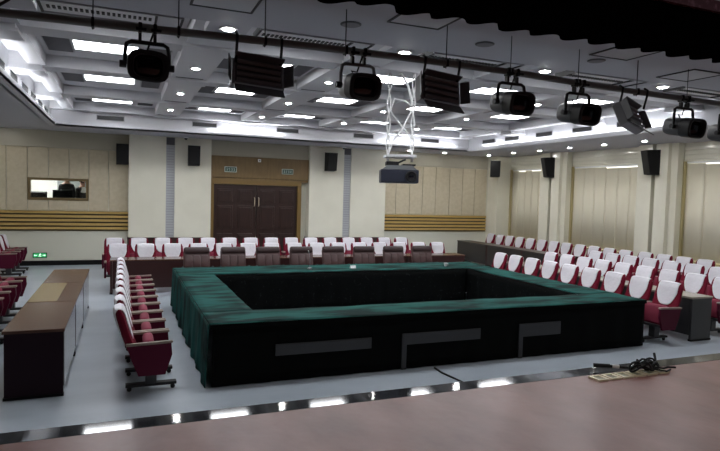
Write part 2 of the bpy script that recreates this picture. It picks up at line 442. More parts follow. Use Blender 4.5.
# cove light strips tucked on the lip of the tray
for k, (x0, x1, y0, y1, lb) in enumerate(((TX0 + .03, TX0 + .065, 9.3, 16.6, 'bright cove light strip along the left edge of the ceiling tray'),
                             (TX1 - .065, TX1 - .03, 8.6, 16.2, 'bright cove light strip along the right edge of the ceiling tray'),
                             (2.3, 4.4, TY1 - .065, TY1 - .03, 'bright cove light strip over the left half of the door'),
                             (7.6, 10.4, TY1 - .065, TY1 - .03, 'bright cove light strip at the right end of the back soffit'))):
    tag(MB().bx(x0, x1, y0, y1, ZS + .021, ZS + .04).build('cove_light_strip', m_cove), lb, 'cove light', 'cove light strips')
# slot vents in the tray sides
def vent(w):
    t = thing('slot_vent', '', 'air vent', (0, 0, 0))
    MB().bx(-w / 2, w / 2, -.02, 0, -.075, .075).build('vent_frame', m_frame, t)
    q = MB().bx(-w / 2 + .02, w / 2 - .02, -.024, -.015, -.055, .055)
    for k in range(5): q.bx(-w / 2 + .02, w / 2 - .02, -.03, -.022, -.047 + k * .022, -.04 + k * .022)
    q.build('louvre', m_vent, t)
    return t
v0 = vent(.7)
gv = 'dark slot vents round the ceiling tray'
for i, x in enumerate((-.32, 2.14, 4.57, 7.04, 9.43)):
    lb = f'dark slot vent above the back soffit, {ORD[i]} from the left'
    if i == 0: v0.location = (x, TY1, 4.17); v0['label'] = lb; v0['group'] = gv
    else: dup(v0, (x, TY1, 4.17), 0, lb, gv)
for i, y in enumerate((15.9, 14.69, 13.24, 11.78, 10.3)):
    dup(v0, (TX1, y, 4.15), -PI / 2, f'slot vent above the right soffit, {ORD[i]} from the far corner', gv)
for i, y in enumerate((16.0, 14.9, 13.8, 12.7, 11.5, 10.3)):
    dup(v0, (TX0, y, 4.15), PI / 2, f'slot vent above the left soffit, {ORD[i]} from the back wall', gv)
# slot diffusers, hatches, round speakers of the front soffit
gd = 'slot diffusers along the front soffit'
def diffuser():
    t = thing('slot_diffuser', '', 'air diffuser', (0, 0, 0), 0, gd)
    MB().bx(-.02, 1.2, -.02, .0, -.01, .05).bx(-.02, 1.2, .36, .38, -.01, .05).build('diffuser_frame', m_frame, t)
    MB().bx(-.02, 0, 0, .36, -.012, .05).build('divider', m_vent, t)
    for x in (.95, 1.18): MB().bx(x, x + .02, 0, .36, -.012, .05).build('divider', m_vent, t)
    MB().bx(0, .95, 0, .36, .005, .03).build('diffuser_panel', m_white, t)
    q = MB()
    for k in range(20): q.bx(.04 + k * .045, .065 + k * .045, .14, .22, -.004, .006)
    q.build('slot', m_vent, t)
    MB().bx(.97, 1.18, 0, .36, .0, .03).build('blank_panel', m_ceil, t)
    return t
d0 = diffuser()
for i, x in enumerate((-.68, 1.26, 3.20, 5.20, 7.13)):
    lb = f'long slotted air diffuser at the edge of the front soffit, {ORD[i]} from the left'
    if i == 0: d0.location = (x, 5.75, ZS); d0['label'] = lb
    else: dup(d0, (x, 5.75, ZS), 0, lb, gd)
gh = 'square hatches in the front soffit'
def hatch():
    t = thing('ceiling_hatch', '', 'ceiling hatch', (0, 0, 0), 0, gh)
    MB().bx(-.27, .27, -.27, -.25, -.012, 0).bx(-.27, .27, .25, .27, -.012, 0).bx(-.27, -.25, -.25, .25, -.012, 0).bx(.25, .27, -.25, .25, -.012, 0).build('hatch_frame', m_vent, t)
    MB().bx(-.25, .25, -.25, .25, -.006, 0).build('hatch_panel', m_ceil, t)
    return t
h0 = hatch()
for i, (x, y, lb) in enumerate(((.79, 5.0, 'square hatch in the front soffit near the top left of the lighting bar'), (2.5, 4.66, 'square hatch in the soffit just below the curtain hem, left of the middle'),
                                (4.95, 4.72, 'square hatch in the soffit under the curtain hem, right of the middle'), (6.5, 5.2, 'square hatch in the soffit above the rightmost spotlights'))):
    if i == 0: h0.location = (x, y, ZS); h0['label'] = lb
    else: dup(h0, (x, y, ZS), 0, lb, gh)
def cspk():
    t = thing('ceiling_speaker', '', 'ceiling speaker', (0, 0, 0), 0, 'round ceiling speakers')
    MB().lathe([(.085, -.012), (.1, -.006), (.1, 0), (.07, 0)], n=24).build('rim', m_dgrey, t, smooth=True)
    MB().lathe([(.084, -.013), (.05, -.016), (.01, -.017)], n=24).build('mesh_cover', m_dim, t, smooth=True)
    return t
c0 = cspk()
for i, x in enumerate((1.97, 3.46, 4.96)):
    lb = f'unlit round grey ceiling fitting in the front soffit, {ORD[i]} from the left'
    if i == 0: c0.location = (x, 5.17, ZS); c0['label'] = lb
    else: dup(c0, (x, 5.17, ZS), 0, lb, 'round ceiling speakers')

# right wall: pillars with a central groove, windows behind beige blinds
b = MB().bx(XR + .3, XR + .4, 2.9, YB + .1, 0, 4.0).bx(XR, XR + .3, 2.9, YB + .1, 0, .80).bx(XR, XR + .3, 2.9, YB + .1, 3.42, 4.0)
struct('wall_right', b, m_pillar)
PYS = [18.75, 15.75, 11.65, 7.6, 3.5]
for n, y in enumerate(PYS):
    b = MB()
    if n == 0: b.bx(13.05, XR + .3, 18.3, YB, 0, ZS)
    else:
        b.bx(13.3, XR + .3, y - .5, y - .12, 0, ZS).bx(13.3, XR + .3, y + .0, y + .42, 0, ZS)
        b.bx(13.42, XR + .3, y - .7, y - .5, 0, ZS).bx(13.42, XR + .3, y + .42, y + .58, 0, ZS)
        b.bx(13.5, XR + .3, y - .12, y, 0, ZS)
    struct('pillar', b, m_pillar)
    if n: struct('trim_9', MB().bx(13.46, 13.5, y - .12, y, 0, ZS - .02), m_blackp)
wins = [(16.33, 18.3), (12.23, 15.05), (8.18, 10.95), (4.08, 6.9)]
for n, (y0, y1) in enumerate(wins):
    struct(f'window_{n + 1}', MB().bx(XR + .26, XR + .29, y0, y1, .82, 3.42), m_day)
    struct('trim_10', MB().bx(XR - .03, XR + .25, y0, y0 + .05, .80, 3.42).bx(XR - .03, XR + .25, y1 - .05, y1, .80, 3.42).bx(XR - .08, XR + .25, y0, y1, .80, .84), m_blindframe)
    if n == 3: continue
    lb = ['beige vertical blind over the window in the far right corner', 'beige vertical blind over the middle right window', 'beige vertical blind over the right wall window nearest the stage'][n]
    t = thing('window_blind', lb, 'window blind', (XR + .07, (y0 + y1) / 2, .84), 0, 'beige blinds on the right wall')
    hw = (y1 - y0) / 2 - .045
    nb = [5, 6, 5][n]; w = 2 * hw / nb
    MB().bx(-.03, .03, -hw, hw, 2.53, 2.575).build('head_rail', m_white, t)
    for k in range(nb):
        short = .03 if (n, k) in ((0, 0), (0, 1), (0, 3), (1, 0), (1, 1), (1, 2), (2, 3)) else 0
        a = -hw + k * w
        MB().grid(lambda u, v, a=a, short=short: (.010 * math.sin(u * PI) - .03 + .012 * (u > .99) - .0, a - .006 + u * (w + .012), .01 + v * (2.515 - short)), 6, 1).build('blind_panel', m_blind, t, smooth=True, solid=.006)

b = MB()
for (y0, y1) in wins:
    for z in (3.52, 3.64, 3.76): b.bx(XR - .025, XR, y0, y1, z - .05, z + .05, .008)
struct('trim_11', b, m_pillar)
# control room behind the back-wall window
CX0, CX1, CY1, CF = -3.4, -0.1, 21.3, 0.9
struct('control_room_floor', MB().bx(CX0, CX1, YB + .12, CY1, CF - .1, CF), m_grille)
struct('control_room_ceiling', MB().bx(CX0, CX1, YB + .12, CY1, 3.0, 3.1), m_ctrl)
struct('control_room_wall', MB().bx(CX0, CX1, CY1, CY1 + .1, CF, 3.0).bx(CX0 - .1, CX0, YB + .12, CY1, CF, 3.0).bx(CX1, CX1 + .1, YB + .12, CY1, CF, 3.0), m_ctrl)
struct('control_room_door', MB().bx(-1.98, -.6, CY1 - .04, CY1, CF, 2.9), m_ctrl2)
wn = bpy.data.objects.new('window_5', None); COL.objects.link(wn); wn.location = ((wx0 + wx1) / 2, YB, wz0); wn['kind'] = 'structure'
hw, hh = (wx1 - wx0) / 2, wz1 - wz0
m_wf = mat('olive_window_frame', (0.16, 0.11, 0.045), 0.45)
MB().bx(-hw, hw, -.06, .12, 0, .07).bx(-hw, hw, -.06, .12, hh - .07, hh).bx(-hw, -hw + .07, -.06, .12, .07, hh - .07).bx(hw - .07, hw, -.06, .12, .07, hh - .07).build('window_frame', m_wf, wn)
MB().bx(-hw + .07, hw - .07, .05, .056, .07, hh - .07).build('window_pane', m_glass, wn)
lamp = thing('tube_lamp', 'bright ceiling lamp inside the control room', 'ceiling light', (-2.3, 20.2, 3.0))
MB().bx(-.7, .7, -.09, .09, -.03, 0).build('housing', m_white, lamp)
MB().bx(-.68, .68, -.07, .07, -.05, -.031).build('diffuser', mat('control_lamp', (1, 1, 1), .5, emit=30, ecol=(1, 1, .96)), lamp)
t = thing('control_desk', 'dark desk inside the control room window', 'desk', (-2.0, 19.42, CF))
MB().bx(-1.2, 1.2, -.26, .26, .70, .74).build('desk_top', m_deskgrey, t)
for s in (-1.18, 1.16): MB().bx(s, s + .03, -.25, .25, 0, .70).build('side_panel', m_deskgrey, t)
t = thing('mixing_console', 'low dark mixing console at the left of the control room window', 'mixing console', (-2.34, 19.36, CF + .74))
MB().prism([(-.2, 0), (.2, 0), (.2, .50), (.1, .50), (-.2, .47)], 'yz', -.25, .25).build('console_body', m_blackp, t)
q = MB()
for k in range(9): q.box((-.2 + k * .05, -.05, .49), (.012, .03, .02))
q.build('fader', m_grey, t)
t = thing('monitor', 'dark computer monitor in the middle of the control room window', 'monitor', (-1.66, 19.38, CF + .74))
MB().bx(-.27, .27, -.02, .03, .10, .56, .008).build('screen_shell', m_blackp, t)
MB().bx(-.25, .25, .03, .034, .13, .53).build('screen', m_lens, t)
MB().bx(-.03, .03, .0, .03, .02, .2).bx(-.12, .12, -.08, .1, 0, .02).build('stand', m_blackp, t)

# ------------------------------------------------------------------ people in the control room
def person(label, loc, rz, jacket, shirt, h=1.70, arm_in=0.0):
    t = bpy.data.objects.new('person', None); COL.objects.link(t); t.location = loc; t.rotation_euler = (0, 0, rz)
    tag(t, label, 'person')
    # one continuous body: joints, radii, edges (faces -y)
    J = {'pel': (0, 0, .92, .15, .11), 'wai': (0, 0, 1.05, .145, .105), 'che': (0, .01, 1.26, .17, .115), 'shc': (0, .015, 1.40, .12, .09), 'nec': (0, .0, 1.48, .055, .055), 'hb': (0, -.01, 1.56, .07, .085),
         'hm': (0, -.012, 1.62, .078, .098), 'ht': (0, 0, 1.68, .062, .08)}
    E = [('pel', 'wai'), ('wai', 'che'), ('che', 'shc'), ('shc', 'nec'), ('nec', 'hb'), ('hb', 'hm'), ('hm', 'ht')]
    for s, n in ((-1, 'l'), (1, 'r')):
        J.update({n + 'sh': (s * .16, .015, 1.39, .06, .06), n + 'el': (s * .20, .03, 1.12, .048, .048), n + 'wr': (s * (.20 - arm_in), -.10, .90, .032, .032), n + 'pa': (s * (.21 - arm_in), -.14, .82, .03, .022),
                  n + 'hi': (s * .10, 0, .86, .095, .095), n + 'kn': (s * .11, -.01, .48, .062, .062), n + 'an': (s * .115, .02, .09, .042, .042), n + 'to': (s * .13, -.15, .04, .035, .03)})
        E += [('shc', n + 'sh'), (n + 'sh', n + 'el'), (n + 'el', n + 'wr'), (n + 'wr', n + 'pa'), ('pel', n + 'hi'), (n + 'hi', n + 'kn'), (n + 'kn', n + 'an'), (n + 'an', n + 'to')]
        for k, (dx, L) in enumerate(((-.022, .07), (-.007, .085), (.008, .08), (.021, .062))):
            J[n + f'f{k}'] = (s * (.21 - arm_in) + dx, -.155, .775, .0095, .0095); J[n + f'g{k}'] = (s * (.21 - arm_in) + dx, -.15, .82 - L - .01, .008, .008)
            E += [(n + 'pa', n + f'f{k}'), (n + f'f{k}', n + f'g{k}')]
        J[n + 't0'] = (s * (.21 - arm_in) - s * .04, -.16, .81, .011, .011); J[n + 't1'] = (s * (.21 - arm_in) - s * .05, -.175, .775, .009, .009)
        E += [(n + 'pa', n + 't0'), (n + 't0', n + 't1')]
    keys = list(J); k_ = h / 1.72
    me = bpy.data.meshes.new('body'); me.from_pydata([Vector(J[k][:3]) * k_ for k in keys], [(keys.index(a), keys.index(c)) for a, c in E], [])
    o = bpy.data.objects.new('body', me); COL.objects.link(o)
    sk = o.modifiers.new('skin', 'SKIN'); sk.use_smooth_shade = True
    for k, v in zip(keys, me.skin_vertices[0].data): v.radius = (J[k][3] * k_, J[k][4] * k_)
    me.skin_vertices[0].data[0].use_root = True
    o.modifiers.new('sub', 'SUBSURF').levels = 1
    dg = bpy.context.evaluated_depsgraph_get(); ev = o.evaluated_get(dg)
    nm = bpy.data.meshes.new_from_object(ev)
    bpy.data.objects.remove(o)
    nm.materials.clear(); nm.materials.append(m_skin); nm.materials.append(jacket); nm.materials.append(m_trouser); nm.materials.append(shirt)
    for p in nm.polygons:
        c = p.center / k_; p.use_smooth = True
        if c.z < .93 and abs(c.x) < .2 and not (abs(c.x) > .13 and c.z > .6): p.material_index = 2
        elif c.z < 1.455 and not (c.z < .915): p.material_index = 3 if (abs(c.x) < .055 - max(0, 1.3 - c.z) * .1 and c.y < -.05) else 1
    bo = bpy.data.objects.new('body', nm); COL.objects.link(bo); bo.parent = t
    MB().grid(lambda u, v: tuple(Vector(((.083 - .02 * (u > .8)) * math.cos(2 * PI * v) * math.cos(u * PI / 2 * .98), .015 + .104 * math.sin(2 * PI * v) * math.cos(u * PI / 2 * .98), 1.615 + .01 * math.sin(2 * PI * v) * 4 + .10 * math.sin(u * PI / 2))) * k_), 6, 20).build('hair', m_hair, t, smooth=True, solid=.012)
    for s in (-1, 1):
        MB().lathe([(.004, -.008), (.011, -.003), (.011, .003), (.004, .008)], Vector((s * .03, -.092, 1.615)) * k_, (0, 1, 0), 10).build('eye', m_eye, t, smooth=True)
        MB().lathe([(.006, -.008), (.026, -.004), (.024, .006), (.006, .01)], Vector((s * .078, .0, 1.60)) * k_, (1, 0, .1), 10).build('ear', m_skin, t, smooth=True)
    MB().cyl(Vector((0, -.098, 1.615)) * k_, Vector((0, -.118, 1.578)) * k_, .009, 8, .016).build('nose', m_skin, t, smooth=True)
    MB().box(Vector((0, -.094, 1.545)) * k_, (.045, .012, .012), None, .004).build('mouth', m_lip, t)
    return t
person('person in a black jacket standing head bowed behind the control room monitor', (-1.60, 19.95, CF), .1, m_jacket, m_jacket, 1.77, .05)
person('person in a dark open jacket over a white shirt behind the window', (-1.17, 20.02, CF), .75, m_jacket2, m_shirt, 1.66, .05)

# ------------------------------------------------------------------ signs on the back wall
def exit_sign(name, label, x, z, w, h, y, lit):
    t = thing(name, label, 'exit sign', (x, y, z))
    MB().bx(-w / 2, w / 2, -.03, 0, -h / 2, h / 2, .006).build('case', m_signw if not lit else m_blackp, t)
    MB().bx(-w / 2 + .015, w / 2 - .015, -.033, -.028, -h / 2 + .015, h / 2 - .015).build('face', m_green if lit else m_greend, t)
    q = MB(); m2 = m_signlit if lit else m_signw
    s = h / .15
    if lit:   # running figure between two arrows
        q.box((0, -.035, .012 * s), (.03 * s, .004, .05 * s)).box((.012 * s, -.035, .045 * s), (.022 * s, .004, .02 * s))
        q.box((.02 * s, -.035, -.03 * s), (.04 * s, .004, .016 * s)).box((-.022 * s, -.035, -.03 * s), (.016 * s, .004, .035 * s)).box((.028 * s, -.035, .02 * s), (.03 * s, .004, .012 * s))
        for e in (-1, 1):
            q.box((e * w * .27, -.035, 0), (w * .14, .004, .02 * s)); q.prism([(e * w * .42, 0), (e * w * .33, .03 * s), (e * w * .33, -.03 * s)], 'xz', -.037, -.033)
    else:     # four square characters of strokes
        for k in range(4):
            cx = (-.11 + k * .073) * w / .36; a = .022 * w / .36
            q.box((cx, -.035, .03 * s), (2 * a, .004, .009)).box((cx, -.035, -.03 * s), (2 * a, .004, .009)).box((cx - a * (.6 if k % 2 else 0), -.035, 0), (.009, .004, .065 * s)).box((cx + a * .5, -.035, .0), (a * 1.4, .004, .008))
    q.build('pictogram' if lit else 'lettering', m2, t)
exit_sign('exit_sign', 'unlit green exit sign with white border above the left door leaf', 3.17, 3.0, .38, .17, DY - .06, False)
exit_sign('exit_sign', 'unlit green exit sign with white border above the right door leaf', 5.03, 3.0, .38, .17, DY - .06, False)
exit_sign('exit_sign', 'lit green exit sign low on the left of the back wall', -2.21, .30, .36, .145, YB, True)
t = thing('wall_sensor', 'small white square sensor above the double door', 'sensor', (4.09, DY - .06, 3.32))
MB().bx(-.05, .05, -.03, 0, -.05, .05, .012).build('case', m_white, t); MB().lathe([(.02, 0), (.016, .008)], (0, -.03, 0), (0, -1, 0), 12).build('lens', m_blackp, t)

# ------------------------------------------------------------------ wall speakers
def speaker(label, x, y, z, rz, wedge=0.0, h=.62, w=.34):
    t = thing('wall_speaker', label, 'loudspeaker', (x, y, z), rz, 'black wall speakers')
    # local: faces -y, back at y=+.2
    MB().prism([(.10, -h / 2), (-.12 - wedge * .2, -h / 2 + .02), (-.18 - wedge * .5, h / 2 - .02), (.10, h / 2)], 'yz', -w / 2, w / 2).build('cabinet', m_blackp, t)
    a = Vector((0, -.122 - wedge * .2, -h / 2 + .02)); c = Vector((0, -.182 - wedge * .5, h / 2 - .02))
    d = (c - a).normalized(); nrm = Vector((0, -d.z, d.y))
    q = MB(); rot = Matrix((Vector((1, 0, 0)), -nrm, d)).transposed()
    q.box((a + c) / 2, (w - .03, .012, (c - a).length - .03), rot, .004); q.build('front_grille', m_black, t)
    MB().bx(-.04, .04, .10, .2, -.06, .06).build('wall_bracket', m_dgrey, t)
speaker('black wall speaker at the left edge of the left pillar', -.02, 18.74, 3.32, 0)
speaker('black wall speaker on the pillar just left of the door', 2.0, 18.4, 3.36, 0)
speaker('black wall speaker on the pillar just right of the door', 6.42, 18.4, 3.38, .15)
speaker('black wall speaker in the far right corner', 12.85, 18.2, 3.42, -.5)
speaker('black tilted speaker on the right wall pillar nearer the far corner', 13.28, 15.68, 3.4, -PI / 2 - .35, .22, .68)
speaker('black tilted speaker on the right wall pillar nearer the stage', 13.28, 11.58, 3.4, -PI / 2 - .35, .22, .68)

# ------------------------------------------------------------------ theatre chair
def lerp(a, b, t): return a + (b - a) * t
def back_mid(z):   # x of the back's centre plane
    t = (z - .36) / .62
    return lerp(.15, -.06, t) + .03 * math.sin(t * PI) * -1 * .5
def back_half(z):
    t = (z - .36) / .62
    w = .238 + .010 * math.sin(t * PI)
    if t > .86: w -= .022 * ((t - .86) / .14) ** 2
    return w
def back_surf(y, z, side, off=0.0):
    hw = back_half(z); t = max(-1, min(1, y / hw))
    th = .042 * (1 - abs(t) ** 6) ** .5 * (1 - max(0, (z - .90) / .08) ** 3 * .75) + .006
    return back_mid(z) + .028 * t * t + side * (th + off)
def make_chair(name):
    t = thing(name, '', 'chair')
    q = MB()
    N, K = 12, 10
    def ringpt(u, v):   # closed loop around the section at height v
        z = .36 + .62 * v
        a = 2 * PI * u
        c, s_ = math.cos(a), math.sin(a)
        y = back_half(z) * math.copysign(abs(s_) ** .6, s_)
        sd = 1 if c >= 0 else -1
        return Vector((back_surf(y, z, sd), y, z))
    n = 24
    rings = [[q.bm.verts.new(ringpt(k / n, j / K)) for k in range(n)] for j in range(K + 1)]
    for a, c in zip(rings, rings[1:]):
        for k in range(n): q.bm.faces.new((a[k], a[(k + 1) % n], c[(k + 1) % n], c[k]))
    q.bm.faces.new(list(reversed(rings[0])))
    top = q.bm.verts.new((back_mid(.99) + .008, 0, .992))
    for k in range(n): q.bm.faces.new((rings[-1][k], rings[-1][(k + 1) % n], top))
    q.build('backrest', m_maroon, t, smooth=True)
    # white cover: U-shaped front, short straight drop behind
    def cov(u, v):
        y = lerp(-.190, .190, u); ay = abs(y) / .190
        zb = .615 + .20 * ay ** 3.2; zr = .71
        zt = .985 - .012 * ay ** 4
        s_ = v
        if s_ < .55:
            z = lerp(zb, zt - .03, s_ / .55); x = back_surf(y, min(z, .975), 1, .010)
        elif s_ < .72:
            a = (s_ - .55) / .17 * PI
            xf = back_surf(y, .95, 1, .010); xr = back_surf(y, .95, -1, .010)
            x = (xf + xr) / 2 + (xf - xr) / 2 * math.cos(a); z = zt - .03 + .04 * math.sin(a)
        else:
            z = lerp(zt - .03, zr, (s_ - .72) / .28); x = back_surf(y, min(z, .975), -1, .010)
        return (x, y, z)
    MB().grid(cov, 14, 22).build('seat_cover', m_cover, t, smooth=True, solid=.005)
    # folded seat cushion standing between the arms
    q = MB(); q.box((0, 0, 0), (.12, .43, .34), None, .05, 3)
    rot = Matrix.Rotation(math.radians(-8), 3, 'Y')
    for v in q.bm.verts: v.co = rot @ v.co + Vector((.285, 0, .46))
    q.build('seat', m_seat, t, smooth=True)
    for s in (-1, 1):
        q = MB(); y0 = s * .262
        q.prism([(.05, .585), (.50, .60), (.51, .47), (.44, .25), (.16, .25), (.08, .45)], 'xz', y0 - .02, y0 + .02)
        a = q.build('armrest', m_maroond, t)
        q = MB(); q.prism([(.03, .586), (.51, .601), (.52, .612), (.51, .626), (.03, .612)], 'xz', y0 - .0225, y0 + .0225); q.build('arm_cap', m_tan, a)
    MB().bx(.24, .36, -.06, .06, .085, .30, .01).bx(.2, .40, -.245, .245, .27, .31).build('pedestal', m_dgrey, t)
    bs = MB().bx(.03, .58, -.045, .045, .055, .09, .006).build('base', m_black, t)
    for x in (.07, .54):
        MB().lathe([(.018, -.016), (.026, -.012), (.026, .012), (.018, .016)], (x, 0, .026), (0, 1, 0), 12).bx(x - .012, x + .012, -.02, .02, .04, .056).build('caster', m_black, bs, smooth=True)
    return t
proto = make_chair('theater_chair'); used = [False]
def chair(x, y, rz, label, group):
    if not used[0]:
        used[0] = True; proto.location = (x, y, 0); proto.rotation_euler = (0, 0, rz); proto['label'] = label; proto['group'] = group; return proto
    return dup(proto, (x, y, 0), rz, label, group)
for k in range(9):   # left aisle row beside the conference table, facing it
    chair(.01, 6.95 + .595 * k, 0, f'white-covered maroon chair beside the table\'s left side, {ORD[k]} from the stage', 'chairs beside the left side of the table')
for k in range(8):   # behind the left desk
    chair(-2.15, 7.85 + .585 * k, 0, f'white-covered maroon chair behind the long left desks, {ORD[k]} from the stage', 'chairs behind the left desks')
for k in range(3):
    chair(-2.93, 16.65 + .6 * k, 0, f'white-covered maroon chair near the lit exit sign, {ORD[k]} in its short row from the stage', 'chairs in the far left corner')
for k in range(9):
    chair(8.52, 6.98 + .59 * k, PI, f'white-covered maroon chair against the table\'s right side, {ORD[k]} from the stage', 'first right-hand row of chairs')
for k in range(9):
    chair(10.04, 7.10 + .573 * k, PI, f'white-covered maroon chair in the second right-hand row from the table, {ORD[k]} from the stage', 'second right-hand row of chairs')
for k in range(9):
    chair(11.60, 7.2 + .573 * k, PI, f'white-covered maroon chair in the third right-hand row from the table, {ORD[k]} from the stage', 'third right-hand row of chairs')
for k in range(16):
    chair(12.82 + (.10 if k < 4 else 0), 9.65 + .573 * k, PI, f'white-covered maroon chair along the right wall blinds, {ORD[15 - k]} from the far corner', 'chairs along the right wall')
for k in range(15):
    chair(-.1 + .612 * k, 14.70, -PI / 2, f'white-covered maroon chair behind the back desks, front row, {ORD[k]} from the left', 'front row of chairs at the back')
for k in range(15):
    chair(-.2 + .598 * k, 16.45, -PI / 2, f'white-covered maroon chair in the last row before the door, {ORD[k]} from the left', 'last row of chairs at the back')

# ------------------------------------------------------------------ brown leather chairs
def make_brown():
    t = thing('office_chair', '', 'chair', (0, 0, 0), 0, 'brown leather chairs behind the table')
    # local faces +x ; back leans to -x
    def sec(z): return lerp(-.20, -.33, (z - .5) / .57)
    rot = Matrix.Rotation(math.radians(-13), 3, 'Y')
    bk = MB().box((sec(.78), 0, .74), (.09, .56, .52), rot, .035, 3).build('backrest', m_leather, t, smooth=True)
    q = MB(); q.box((sec(1.0) + .012, 0, .985), (.11, .55, .16), rot, .05, 3).build('headrest', m_leatherd, t, smooth=True)
    q = MB()
    for y in (-.17, 0, .17): q.box((sec(.78) + .04, y, .72), (.05, .155, .34), rot, .022, 2)
    q.build('back_cushion', m_leather, bk, smooth=True)
    MB().box((.03, 0, .46), (.50, .54, .12), None, .045, 3).build('seat', m_leather, t, smooth=True)
    for s in (-1, 1):
        MB().tube([(-.2, s * .29, .48), (-.17, s * .31, .62), (-.05, s * .31, .66), (.2, s * .31, .65), (.22, s * .3, .58), (.16, s * .28, .44)], .022).build('armrest', m_blackp, t, smooth=True)
    MB().cyl((0, 0, .1), (0, 0, .41), .028).build('column', m_dgrey, t)
    bs = MB()
    for k in range(5):
        a = 2 * PI * k / 5 + .3; bs.tube([(0, 0, .11), (.3 * math.cos(a), .3 * math.sin(a), .065)], .02, 6)
    b_ = bs.build('star_base', m_blackp, t)
    for k in range(5):
        a = 2 * PI * k / 5 + .3
        MB().lathe([(.02, -.02), (.028, -.014), (.028, .014), (.02, .02)], (.3 * math.cos(a), .3 * math.sin(a), .028), (-math.sin(a), math.cos(a), 0), 10).build('caster', m_blackp, b_, smooth=True)
    return t
br = make_brown()
for k in range(8):
    lb = f'brown leather chair behind the far side of the green table, {ORD[k]} from the left'
    x, y = 1.50 + .787 * k, 12.72 - .012 * k
    if k == 0: br.location = (x, y, 0); br.rotation_euler = (0, 0, -PI / 2); br['label'] = lb
    else: dup(br, (x, y, 0), -PI / 2, lb, 'brown leather chairs behind the table')

# ------------------------------------------------------------------ desks
def desk(label, loc, rz, L, D=.58, top=None, front=None, end=None, group=None, raised=.12):
    """local: length along x, front (modesty) towards -y"""
    t = thing('long_desk', label, 'desk', loc, rz, group)
    MB().bx(-L / 2, L / 2, -D / 2, D / 2, .715, .75, .005).build('desk_top', top or m_desktop, t)
    for s in (-1, 1):
        x = s * (L / 2 - .025); MB().bx(x - .02, x + .02, -D / 2 + .015, D / 2 - .02, .03, .715).build('end_panel', end or m_desk, t)
        MB().bx(x - .03, x + .03, -D / 2 + .01, D / 2 - .01, 0, .03).build('foot_rail', m_blackp, t)
    fp = MB().bx(-L / 2 + .05, L / 2 - .05, -D / 2 + .008, -D / 2 + .026, raised, .715).build('modesty_panel', front or m_desk, t)
    MB().bx(-L / 2 + .05, L / 2 - .05, -D / 2 + .06, D / 2 - .06, .56, .58).build('shelf', m_desk, t)
    return t
for k in range(3):   # left desks, front towards +x
    y0 = 7.02 + 1.70 * k
    desk(['long brown desk on the left nearest the stage', 'long brown desk in the middle of the left row', 'long brown desk at the far end of the left row'][k], (-.88, y0 + .84, 0), PI / 2, 1.68, .60, m_desktop, m_modesty, m_deskend, 'left row of desks', .10)
dk = [o for o in COL.objects if o.get('label') == 'long brown desk in the middle of the left row'][0]
MB().bx(-.82, .82, -.06, .296, .7505, .753).build('desk_top_patch', mat('yellowish_patch', (0.25, 0.19, 0.10), .25), dk)  # lighter yellowish area over part of the desk top
for k in range(5):
    x0 = -.25 + 1.79 * k
    desk(f'dark brown desk in front of the back rows of chairs, {ORD[k]} from the left', (x0 + .885, 13.78, 0), 0, 1.77, .52, m_desktop, mat('redbrown_front', (0.035, 0.011, 0.010), .35), None, 'back row of desks')
for k in range(3):
    y1 = 18.25 - 1.86 * k
    desk(f'dark desk before the right wall chairs, {ORD[k]} from the far corner', (11.62, y1 - .92, 0), -PI / 2, 1.84, .54, m_desktopd, mat('black_brown_front', (0.018, 0.013, 0.011), .35), None, 'desks before the right wall chairs', .08)
for k in range(3):
    y0 = 6.78 + 1.75 * k
    desk(f'charcoal desk behind the first right-hand chairs, {ORD[k]} from the stage', (9.075, y0 + .86, 0), -PI / 2, 1.72, .50, mat('pale_desk_top', (0.34, 0.30, 0.25), .25), m_deskgrey, m_deskgrey, 'charcoal desks on the right', .10)

# ------------------------------------------------------------------ conference table
X0, X1, Y0, Y1 = .94, 7.77, 6.77, 12.0
IX0, IX1, IY0, IY1 = 1.58, 7.06, 7.47, 10.9
t = thing('conference_table', 'large hollow rectangular conference table under green and black cloth in the hall centre', 'table', ((X0 + X1) / 2, (Y0 + Y1) / 2, 0))
ox, oy = (X0 + X1) / 2, (Y0 + Y1) / 2
def L(x, y, z): return (x - ox, y - oy, z)
q = MB()
for (a, b_, c, d) in ((X0, X1, Y0, IY0), (X0, X1, IY1, Y1), (X0, IX0, IY0, IY1), (IX1, X1, IY0, IY1)):
    q.bx(a - ox + .02, b_ - ox - .02, c - oy + .02, d - oy - .02, .70, .74)
q.build('tabletop', m_desk, t)
def wavy(pa, pb, z0, z1, amp, wl, nrm):
    n_ = max(8, int((Vector(pb) - Vector(pa)).length / .06))
    def fn(u, v):
        p = Vector(pa).lerp(Vector(pb), u); s_ = u * (Vector(pb) - Vector(pa)).length
        w_ = amp * (math.sin(s_ * 2 * PI / wl) + .5 * math.sin(s_ * 2 * PI / wl * 1.7 + 1)) * (1 - v) ** .7
        return L(p.x + nrm[0] * w_, p.y + nrm[1] * w_, lerp(z0, z1, v))
    return MB().grid(fn, n_, 6)
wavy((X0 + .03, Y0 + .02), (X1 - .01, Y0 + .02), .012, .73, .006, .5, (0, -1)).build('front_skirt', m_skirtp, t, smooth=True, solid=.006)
wavy((X1 - .01, Y0 + .02), (X1 - .01, Y1), .012, .73, .006, .5, (1, 0)).build('side_skirt', m_skirtp, t, smooth=True, solid=.006)
wavy((X0, Y1 - .01), (X1 - .01, Y1 - .01), .012, .73, .006, .5, (0, 1)).build('back_skirt', m_skirtp, t, smooth=True, solid=.006)
